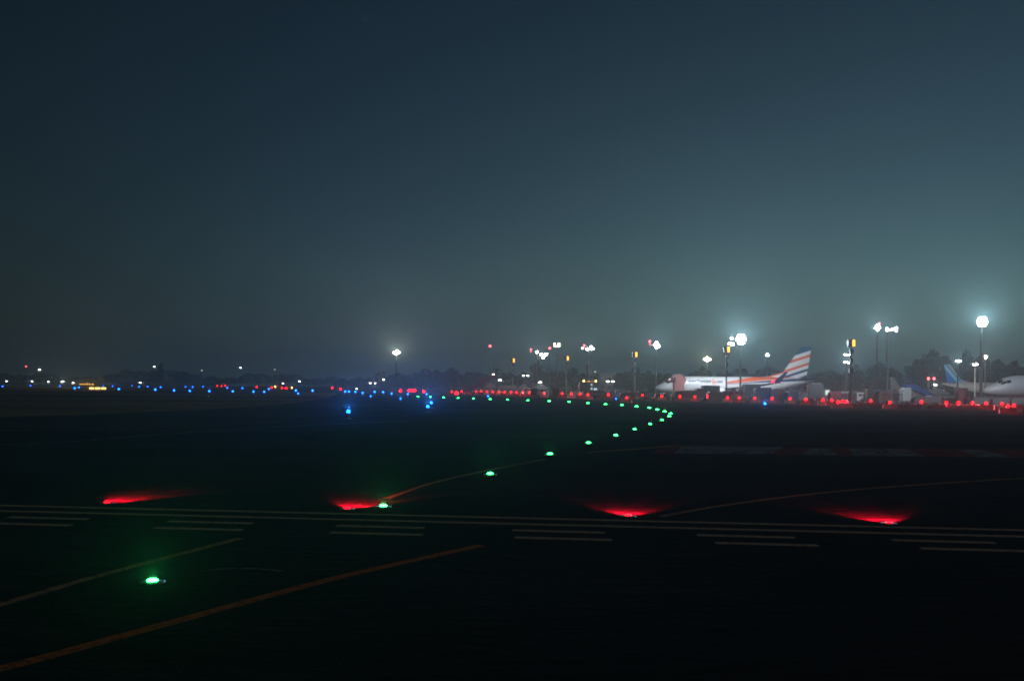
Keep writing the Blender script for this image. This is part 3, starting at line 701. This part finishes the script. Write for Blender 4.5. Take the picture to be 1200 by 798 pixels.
def container(px, D, L, H, m, label, rz=0, arch=False, name='cargo_container', cat='container', group='cargo containers and carts', lift=.35):
    loc, rz = place(px, D, rz); r = empty(name, loc, rz, label, cat, group)
    b = MB(); b.box(-L/2, L/2, -.8, .8, lift-.08, lift); b.build('base', M['dark'], r)
    h = L/2
    if arch: pr = [(-h, lift), (h, lift), (h, H*.7), (h*.8, H*.92), (h*.4, H), (-h*.4, H), (-h*.8, H*.92), (-h, H*.7)]
    else: pr = [(-h, lift), (h, lift), (h, H), (-h+.35, H), (-h, H-.4)]
    b = MB(); b.prism(pr, -.76, .76)
    for i in range(1, max(2, int(L/.6))): b.box(-h+i*L/max(2, int(L/.6))-.02, -h+i*L/max(2, int(L/.6))+.02, -.79, -.76, lift+.08, H*.68)
    b.build('body', m, r)
    wheels(r, (-h+.35, h-.35), .55, .2); return r
def cage_cart(px, D, L, H, m, label, rz=0):
    loc, rz = place(px, D, rz); r = empty('luggage_cart', loc, rz, label, 'luggage cart', 'cargo containers and carts')
    b = MB(); b.box(-L/2, L/2, -.8, .8, .35, .48); b.build('deck', M['mid'], r)
    b = MB()
    for x in (-L/2+.05, 0, L/2-.05):
        for y in (-.75, .75): b.tube((x, y, .48), (x, y, H-.08), .035, n=6)
    for i in range(6): b.box(-L/2+.1, L/2-.1, .74, .76, .6+i*.22, .64+i*.22)
    b.build('frame', m, r)
    b = MB(); b.prism([(-L/2-.05, H-.08), (L/2+.05, H-.08), (L/2-.1, H+.06), (-L/2+.1, H+.06)], -.85, .85); b.build('roof', m, r)
    wheels(r, (-L/2+.4, L/2-.4), .6, .2)
    b = MB(); b.tube((-L/2, 0, .3), (-L/2-.9, 0, .25), .04, n=6); b.build('tow_bar', M['steel'], r); return r
def stairs(px, D, m, label, rz=0, flip=1, H=3.4, L=6.5, canopy=True, stepm=None):
    loc, rz = place(px, D, rz); r = empty('boarding_stairs', loc, rz, label, 'boarding stairs', None)
    X = lambda x: flip*x
    def bx(b, x0, x1, *a, **k): b.box(min(X(x0), X(x1)), max(X(x0), X(x1)), *a, **k)
    b = MB(); bx(b, -L/2, L/2, -.95, .95, .4, .62); b.build('chassis', m, r)
    b = MB(); n = 14      # staircase falls from the platform (at -L/2+1.4) to the ground end
    xa, xb = -L/2+1.4, L/2+.4
    for i in range(n):
        t0 = i/n; x0 = xa+(xb-xa)*t0; x1 = xa+(xb-xa)*(i+1)/n; z = H-(H-.7)*t0
        bx(b, x0, x1+.02, -.7, .7, z-.2, z-.02)
    bx(b, -L/2, xa, -.9, .9, H-.12, H); b.build('steps', stepm or M['mid'], r)
    for sd in (-1, 1):
        b = MB(); pr = [(X(-L/2), H-.1), (X(xa), H-.1), (X(xb), .55), (X(xb), 1.55), (X(xa), H+1.0), (X(-L/2), H+1.0)]
        if flip < 0: pr = pr[::-1]
        b.prism(pr, sd*.76-.03, sd*.76+.03); b.build('side_panel', m, r)
    b = MB()
    for x in (-L/2+.1, -L/2+1.3):
        for y in (-.8, .8): b.tube((X(x), y, .6), (X(x), y, H), .06, n=6)
    for sd in (-.8, .8):
        b.tube((X(-L/2+.1), sd, .6), (X(xa+1.5), sd, H-1.0), .05, n=6); b.tube((X(xa+2.6), sd, .6), (X(-L/2+.6), sd, H-.2), .05, n=6)
    b.build('support_frame', M['steel'], r)
    if canopy:
        b = MB()
        for x in (-L/2+.1, xa):
            for y in (-.74, .74): b.tube((X(x), y, H+.9), (X(x), y, H+2.0), .04, n=6)
        bx(b, -L/2-.1, xa+.2, -.85, .85, H+2.0, H+2.1); b.build('canopy', m, r)
    b = MB(); pr = [(X(L/2-1.6), .62), (X(L/2-.1), .62), (X(L/2-.1), 1.0), (X(L/2-.5), 1.35), (X(L/2-1.6), 1.35)]
    if flip < 0: pr = pr[::-1]
    b.prism(pr, -.94, -.79); b.build('cab', M['light'], r)
    wheels(r, (-L/2+.8, L/2-1.0), .82, .36); return r

# around the striped airliner
box_truck(828, 184, 5.2, 3.1, M['teal'], M['teal'], 'dark teal box truck under the airliner lettering', cabside=-1)
box_truck(876, 181, 5.0, 3.45, M['dark'], M['light'], 'truck with a tall dark load box and pale cab beside the widest floodlight mast', cabside=-1, base=1.9)
van(862, 166, M['light'], 'pale grey van parked before the dark load box truck', H=2.1, L=4.6)
container(840, 164, 3.6, 1.9, M['mid'], 'low grey cargo container beside the pale grey van')
container(893.5, 171, 3.2, 2.75, M['dark'], 'dark square cargo container next to the small work lamp')
container(911, 170, 2.8, 2.5, M['brown'], 'brownish round-topped cargo cart between two dark containers', arch=True)
container(928, 168, 2.3, 2.0, M['navy'], 'navy low container under the airliner tail')
container(940, 169, 1.7, 1.9, M['mid'], 'narrow grey container next to the grey loader')
box_truck(960, 171, 4.3, 3.4, M['dark'], M['mid'], 'dark high loader truck with two lit windows near the tallest sign pole', winm=E['window'], roofpack=True, base=.6)
container(978, 166, 2.1, 2.1, M['maroon'], 'maroon cargo cart behind the bunched red lamps')
cage_cart(988, 170, 2.4, 1.9, M['light'], 'pale cage luggage cart at the foot of the tallest sign pole')
container(1002, 164, 2.2, 2.1, M['mid'], 'grey square container past the tallest sign pole')
van(1011, 160, M['white'], 'small white van squeezed beside a tall dark unit', L=2.9, H=1.9)
container(1018.5, 152, 1.25, 3.0, M['dark'], 'tall narrow dark equipment cabinet behind the barriers', name='equipment_cabinet', cat='cabinet', lift=.1)
container(1027, 158, 1.7, 2.5, M['navy'], 'navy container beside the tall dark cabinet')
container(1036, 156, 2.6, 2.2, M['brown'], 'brown-grey container under the mast of small lamps')
cage_cart(1046, 150, 2.6, 1.7, M['dark'], 'dark open luggage cart before the navy boarding stairs')
container(1061, 165, 1.6, 2.9, M['light'], 'whitish upright cargo container against the navy boarding stairs')
stairs(1076, 170, M['navy'], 'navy boarding stairs with a canopy, sloping down beside the cream jet', H=2.6, L=5.4)
container(1085, 150, 4.6, 1.3, M['mid'], 'long low pale container at the foot of the navy stairs')
container(1126, 146, 1.5, 2.9, M['maroon'], 'tall maroon equipment cabinet behind the barrier lamps', name='equipment_cabinet', cat='cabinet', lift=.1)
container(1134.5, 145, 1.1, 1.6, M['maroon'], 'short maroon cabinet beside the tall maroon one', name='equipment_cabinet', cat='cabinet', lift=.1)
for px, lab in ((1147, 'low whitish cart under the grey airliner nose'), (1170, 'low whitish cart by the nose wheel of the grey airliner'), (1192, 'low whitish cart under the grey airliner belly')):
    container(px, 139, 2.7, 1.35, M['mid'], lab)
# pink canopy tower by the nose
def canopy_tower(px, D):
    loc, _ = place(px, D); r = empty('covered_stair_tower', loc, 0, 'pink patterned covered stair tower with an arched hood at the airliner door', 'stair tower', None)
    b = MB(); pr = [(-1.0, 1.1), (1.25, 1.1), (1.25, 3.2), (1.65, 4.1), (1.5, 4.9), (.9, 5.5), (0, 5.75), (-.9, 5.55), (-1.5, 5.0), (-1.6, 4.2), (-1.0, 3.6)]
    b.prism(pr, -1.0, 1.0); b.build('canvas_cover', M['pink'], r)
    b = MB()
    for i in range(9): 
        t = math.pi*i/8; t2 = math.pi*(i+1)/8
        if i < 8: b.tube((-1.6*math.cos(t), -1.06, 4.2+1.55*math.sin(t)), (-1.6*math.cos(t2), -1.06, 4.2+1.55*math.sin(t2)), .1, n=6)
    b.build('arch_rim', M['canvas'], r)
    b = MB(); b.prism([(-1.55, 3.7), (-.75, 3.7), (-.75, 4.9), (-1.3, 4.9)], -1.03, -1.001); b.build('opening', M['maroon'], r)
    b = MB(); b.box(-1.6, 2.0, -1.0, 1.0, .4, 1.1); b.build('chassis', M['dark'], r); wheels(r, (-1.0, 1.4), .9, .38)
canopy_tower(794.5, 197)
box_truck(806, 182, 6.5, 2.0, M['brown'], M['brown'], 'low brown truck at the foot of the pink stair tower', cabside=-1)
cage_cart(757, 176, 3.2, 1.7, M['dark'], 'dark luggage cart ahead of the airliner nose')
cage_cart(744, 180, 2.6, 1.6, M['maroon'], 'maroon luggage cart at the amber-topped pole before the nose')
container(773, 182, 2.2, 1.3, M['dark'], 'low dark cart under the airliner nose')
q = P(786, 462, 176)
r = empty('bollard', (q.x, q.y, .006), 0, 'short white bollard between the carts by the pink tower', 'bollard', None)
b = MB(); b.lathe([(.2, 0), (.2, .1), (.13, .12), (.13, 1.05), (.06, 1.15)], 12); b.build('post', M['whiteplastic'], r, True)
b = MB(); b.lathe([(.135, .7), (.14, .72), (.14, .9), (.135, .92)], 12); b.build('band', M['redplastic'], r)
# beacon truck
tb = box_truck(690, 215, 4.9, 3.9, M['dark'], M['teal'], 'tall dark truck with two amber roof beacons and lit windows', cabside=1, winm=E['bluewin'], base=.8)
for x in (-1.35, 1.7):
    b = MB(); b.lathe([(.14, 3.9), (.2, 4.0), (.2, 4.2), (.08, 4.3)], 10, Matrix.Translation((x, -.6, 0))); b.build('roof_beacon', E['amberhot'], tb, True)
b = MB(); b.box(-1.3, 1.6, -.62, -.5, 3.93, 4.02); b.build('light_bar', M['cream'], tb)
for z in (2.9, 1.9):
    b = MB(); b.box(.35, .8, -1.2, -1.18, z, z+.55); b.build('lit_window', E['window'], tb)
light('POINT', 90, (1, .4, .08), (0, -1.2, 4.4), parent=tb)
van(701, 205, M['mid'], 'grey van parked beside the beacon truck', L=4.6, H=1.9)
cage_cart(661, 225, 4.2, 2.3, M['light'], 'long pale cage luggage cart left of the beacon truck')
container(650.5, 222, 1.6, 2.3, M['dark'], 'dark container beside the long pale cage cart')
van(634, 232, M['white'], 'white van parked near the tents', L=4.4, H=2.1)
van(617, 240, M['white'], 'white van between the gate frame and the tents', L=4.0, H=2.2, flip=-1)
container(625.5, 228, 1.8, 2.2, M['navy'], 'navy container between two white vans')
container(676, 214, 3.4, 1.5, M['canvas'], 'low pale cart before the beacon truck')
van(727, 200, M['light'], 'light van behind the first amber pole of the airliner stand', L=4.4, H=1.8, flip=-1)
container(717, 196, 1.1, 1.9, M['canvas'], 'small upright white container left of the light van')
container(735, 193, 3.4, 1.4, M['dark'], 'dark flat cart before the light van')
box_truck(604, 250, 4.6, 2.0, M['light'], M['light'], 'low pale truck under the white gate frame', cabside=-1)
# gate frame
q = P(594.5, 460, 262)
r = empty('gate_frame', (q.x, q.y, 0), 0, 'white rectangular gate frame standing behind the barrier lamps', 'gate frame', None)
b = MB(); b.box(-2.75, 2.75, -.3, .3, 2.0, 2.9, c=.06); b.build('crossbeam', M['canvas'], r)
for x in (-2.45, 2.45):
    b = MB(); b.box(x-.3, x+.3, -.28, .28, 0, 2.0); b.build('leg', M['canvas'], r)
# maroon stairs
stairs(566, 262, M['maroon'], 'dark maroon boarding stairs climbing steeply beside the gate frame', flip=-1, H=4.9, L=7.5, canopy=False, stepm=M['brown'])
def tent(px, D, W, H, label):
    loc, _ = place(px, D); r = empty('tent', loc, 0, label, 'tent', 'pale tents behind the barriers')
    b = MB(); b.add([(-W/2, -1.6, 2.1), (W/2, -1.6, 2.1), (W/2, 1.6, 2.1), (-W/2, 1.6, 2.1), (0, 0, H), (-W/4, -.8, 2.1+(H-2.1)*.38), (W/4, -.8, 2.1+(H-2.1)*.38), (W/4, .8, 2.1+(H-2.1)*.38), (-W/4, .8, 2.1+(H-2.1)*.38)],
                    [(0,1,6,5),(1,2,7,6),(2,3,8,7),(3,0,5,8),(5,6,4),(6,7,4),(7,8,4),(8,5,4)]); b.build('roof', M['canvas'], r)
    for x in (-W/2+.1, W/2-.1):
        for y in (-1.5, 1.5):
            b = MB(); b.tube((x, y, 0), (x, y, 2.15), .06, n=6); b.build('leg', M['steel'], r)
tent(575, 275, 4.6, 4.0, 'pale peaked tent behind the maroon stairs'); tent(614, 268, 4.6, 3.5, 'pale peaked tent just past the gate frame'); tent(633.5, 262, 5.0, 3.8, 'pale peaked tent under the white lamp')
# amber guidance signs on the far left
def guidance_sign(px, py, D, n, pw, ph, gap, lens, label, en):
    q = P(px, py, D); r = empty('guidance_sign', (q.x, q.y, 0), 0, label, 'guidance sign', 'lit amber guidance signs')
    tot = n*pw+(n-1)*gap
    b = MB(); b.box(-tot/2-.1, tot/2+.1, 0, .25, q.z-ph/2-.1, q.z+ph/2+.1); b.build('frame', M['dark'], r)
    for i in range(n):
        x = -tot/2+i*(pw+gap)
        b = MB(); b.box(x, x+pw, -.03, -.004, q.z-ph/2, q.z+ph/2); b.build('lit_panel', lens, r)
    for x in (-tot/3, tot/3):
        b = MB(); b.tube((x, .12, 0), (x, .12, q.z-ph/2), .07, n=6); b.build('leg', M['steel'], r)
    light('SPOT', en, (1, .5, .06), (0, -.6, q.z), (0, -1, -.05), R(160), 1, r)
guidance_sign(114.5, 455, 340, 3, 1.9, .75, .45, emat('amber_sign_panel', (1, .62, .2), 2.6), 'large amber sign of three glowing panels beyond the grass', 14000)
guidance_sign(101.5, 450.3, 480, 5, 1.2, .5, .5, emat('amber_far_panel', (1, .45, .06), 1.8), 'thin row of amber panels behind the large amber sign', 3000)

# ------------------------------------------------------------------ buildings
def building(name, x0, x1, ytop, D, m, label, cat='building', gable=False, nwin=0, winm=None):
    a = P(x0, ytop, D); b_ = P(x1, ytop, D); H = a.z; W = b_.x-a.x; r = empty(name, ((a.x+b_.x)/2, D, 0), 0, label, cat, None)
    b = MB(); b.box(-W/2, W/2, 0, 14, 0, H-(W*.08 if gable else 0)); b.build('wall', m, r)
    b = MB()
    if gable: b.prism([(-W/2-.3, H-W*.08), (W/2+.3, H-W*.08), (0, H+W*.02)], -.3, 14.3)
    else: b.box(-W/2-.2, W/2+.2, -.2, 14.2, H, H+.35)
    b.build('roof', M['roof'], r)
    nx = max(2, int(W/2.8)); nz = max(1, int(H/3.2))
    for i in range(nx):
        for j in range(nz):
            if gable and j < nz: 
                pass
            x = -W/2+(i+.5)*W/nx; z = (j+.5)*H/nz*.86
            b = MB(); b.box(x-.6, x+.6, -.04, -.005, z-.3, z+.8); b.build('window', (winm if winm and (i*3+j) % 4 == 0 else M['glass']), r)
building('tower_block', 690, 700, 428.5, 420, M['concrete'], 'narrow grey block rising behind the scattered floodlight mast')
building('hangar', 702, 727, 436, 400, M['concrete'], 'low gabled hangar behind the twin white lamps', gable=True)
building('terminal_building', 55, 112, 444.5, 760, M['canvas'], 'long low pale building beyond the amber signs', winm=E['window'])
building('low_building', 0, 30, 445.5, 800, M['concrete'], 'low concrete building at the end of the airfield')
building('service_building', 140, 262, 447.5, 820, M['concrete'], 'very long low building under the distant treeline')
building('shed', 560, 640, 449, 400, M['concrete'], 'dim long shed behind the tents and gate frame')
building('long_shed', 905, 1045, 448.5, 420, M['concrete'], 'long hazy shed behind the striped airliner tail')

# ------------------------------------------------------------------ trees
def tree_mesh(seed, H, W, kind=0):
    rnd = random.Random(seed)
    t = MB(); th = H*.22
    t.tube((0, 0, 0), (W*.01, 0, th), H*.035, H*.026, 8)
    cl = []
    nb = 14+int(W/2)
    for i in range(nb):
        a = rnd.uniform(0, 2*math.pi); rr = W*.5*math.sqrt(rnd.random())*.72
        z = H*rnd.uniform(.2, .84)
        if rr > W*.24: z = min(z, H*.68)
        c = Vector((rr*math.cos(a), rr*math.sin(a)*.8, z)); rad = W*rnd.uniform(.14, .22)
        cl.append((c, rad)); t.tube((0, 0, th*rnd.uniform(.75, 1)), c, H*.013, H*.004, 5, cap=False)
    cl.append((Vector((rnd.uniform(-.06, .06)*W, 0, H*.86)), W*.15))
    cr = MB()
    for c, rad in cl:
        for k in range(210):
            d = Vector((rnd.gauss(0, 1), rnd.gauss(0, 1), rnd.gauss(0, 1))).normalized()*rad*(rnd.random()**.38)*rnd.choice((1, 1, 1, 1.13))
            d.z *= .78
            p = c+d; s = rnd.uniform(.3, .62)*max(.7, H/13)
            u = Vector((rnd.gauss(0, 1), rnd.gauss(0, 1), rnd.gauss(0, .6))).normalized(); v = u.cross(Vector((rnd.gauss(0, 1), rnd.gauss(0, 1), rnd.gauss(0, 1)))).normalized()
            cr.add([p-u*s, p+v*s*.6, p+u*s, p-v*s*.6], [(0, 1, 2, 3)])
    return t, cr
vars_ = []
for i, (h, w_) in enumerate(((10, 11), (10, 8), (10, 13), (10, 10), (10, 7))):
    t, c = tree_mesh(40+i, h, w_)
    vars_.append((t, c))
made = {}
def tree(px, ytop, wpx, D, v, label):
    q = P(px, ytop, D); H = q.z; W = wpx/F*D
    base_w = (11, 8, 13, 10, 7)[v]
    r = empty('tree', (q.x, D+random.uniform(-8, 8), 0), random.uniform(0, 6), label, 'tree', 'trees behind the apron')
    if v not in made:
        t, c = vars_[v]; to = t.build('trunk', M['bark'], r); c_ = c.build('crown', M['leaf'], r); made[v] = (to.data, c_.data)
    else:
        for nm, me in zip(('trunk', 'crown'), made[v]):
            o = bpy.data.objects.new(nm, me); COL.objects.link(o); o.parent = r
    r.scale = (W/base_w, W/base_w, H/9.7)
trees = [
 (400,443,26,520,2,'low dark tree rising behind the cluster of far blue lights'),(421,442,26,520,0,'low dark tree beside the small pale lamps'),
 (470,437.5,34,420,0,'rounded tree directly below the warm floodlight'),(456,442,22,430,4,'low sloping tree at the edge of the wood under the warm floodlight'),(497,431.5,30,400,3,'tree with the flat high crown past the warm floodlight'),(512,433,22,410,1,'tree filling the gap after the flat-topped crown'),
 (529,431.5,32,400,0,'broad tree in the middle of the dark wood'),(548,435.5,26,400,1,'lower tree before the maroon stairs'),(562,436.5,26,395,3,'tree behind the foot of the maroon stairs'),
 (582,431,28,390,0,'tall tree behind the top of the maroon stairs'),(597,436,22,400,1,'narrow tree behind the first amber sign pole'),(613,436.5,26,400,3,'tree behind the pair of small lamps'),
 (631,419,22,380,4,'tallest tree lit by the floodlight with scattered glare'),(645,431,26,385,0,'dark tree just past the lit tallest tree'),(659,434,24,390,1,'tree behind the second amber sign pole'),
 (672,430,22,380,4,'upright tree left of the grey block'),(683,437,20,400,1,'small tree behind the beacon truck'),(712,438,28,430,0,'hazy tree over the gabled hangar'),(727,437,26,400,3,'tree behind the amber pole ahead of the nose'),
 (745,431,36,370,2,'broad tree behind the third amber sign pole'),(762,435,26,380,0,'tree behind the mast with the red beacon at the nose'),(779,439,26,390,1,'low tree behind the airliner nose'),
 (795,439,20,390,4,'low tree above the pink tower'),(808,437.5,24,390,3,'tree above the start of the lettering'),(826,429.5,24,380,0,'domed tree under the warm yellowish floodlight'),(843,436,22,390,1,'tree between the yellowish floodlight and the sign pole'),
 (858,433,24,380,3,'tree behind the sign pole with the glare'),(874,431,24,380,4,'tree right under the widest glare'),(896,428.5,30,380,0,'broad tree before the striped fin'),(914,433,22,385,1,'tree touching the striped fin'),
 (962,436,28,400,3,'tree just past the striped fin'),(980,434,30,400,0,'tree between the striped fin and the tallest sign pole'),(1008,428,30,390,2,'tree past the tallest sign pole'),(1028,425,30,390,0,'tree behind the mast of small lamps'),
 (1050,431,24,485,1,'lower tree after the mast of small lamps'),(1068,422,30,455,3,'tree rising toward the big one above the navy stairs'),(1088,411,36,435,0,'highest tree above the navy stairs'),(1108,416,30,435,4,'tree behind the blue fin'),
 (1130,412,34,435,2,'big tree around the small floodlights'),(1148,416,24,445,1,'tree under the highest glare'),(1170,421,30,435,3,'tree behind the grey airliner cockpit'),(1192,423,30,435,0,'last tree over the grey airliner roof'),
 (331.5,440.5,13,600,3,'small domed tree standing alone above the far orange lights'),(192,424.5,9,900,4,'spire-like tree in the distant treeline'),(178,434,24,900,0,'rounded tree beside the spire-like one'),(212,435,28,900,3,'rounded tree past the spire-like one')]
for a in trees: tree(*a)
# far treeline, one mass
rnd = random.Random(3); tl = MB()
for i in range(15000):
    px = rnd.uniform(-60, 470); D = 930+rnd.uniform(-25, 25)
    top = 441-2.6*math.sin(px*.045)-1.8*math.sin(px*.13+1)-1.2*math.sin(px*.31)+(5 if px > 400 else 0)-(4 if 120 < px < 235 else 0)
    y = top+(hor(px)-top)*rnd.random()**1.3
    p = P(px, y, D); s = rnd.uniform(.5, 1.1)
    u = Vector((rnd.gauss(0, 1), rnd.gauss(0, 1), rnd.gauss(0, 1))).normalized(); v = u.cross(Vector((rnd.gauss(0, 1), rnd.gauss(0, 1), rnd.gauss(0, 1)))).normalized()
    tl.add([p-u*s, p+v*s*.7, p+u*s, p-v*s*.7], [(0, 1, 2, 3)])
t2 = MB()
for i in range(26000):
    px = rnd.uniform(440, 1215); D = 500+rnd.uniform(-20, 20)
    top = 440-2.2*math.sin(px*.06)-1.6*math.sin(px*.17+1)-1.0*math.sin(px*.41)-(9 if px > 1060 else 0)
    y = top+(hor(px)+2-top)*rnd.random()**1.2
    p = P(px, y, D); s_ = rnd.uniform(.35, .8)
    u = Vector((rnd.gauss(0, 1), rnd.gauss(0, 1), rnd.gauss(0, 1))).normalized(); v = u.cross(Vector((rnd.gauss(0, 1), rnd.gauss(0, 1), rnd.gauss(0, 1)))).normalized()
    t2.add([p-u*s_, p+v*s_*.7, p+u*s_, p-v*s_*.7], [(0, 1, 2, 3)])
tag(t2.build('woodland', M['leaf']), 'dark wood that fills the gaps behind the apron trees', 'trees', None, 'stuff')
o = tl.build('distant_treeline', M['leaf']); tag(o, 'far hazy line of trees at the horizon', 'trees', None, 'stuff')
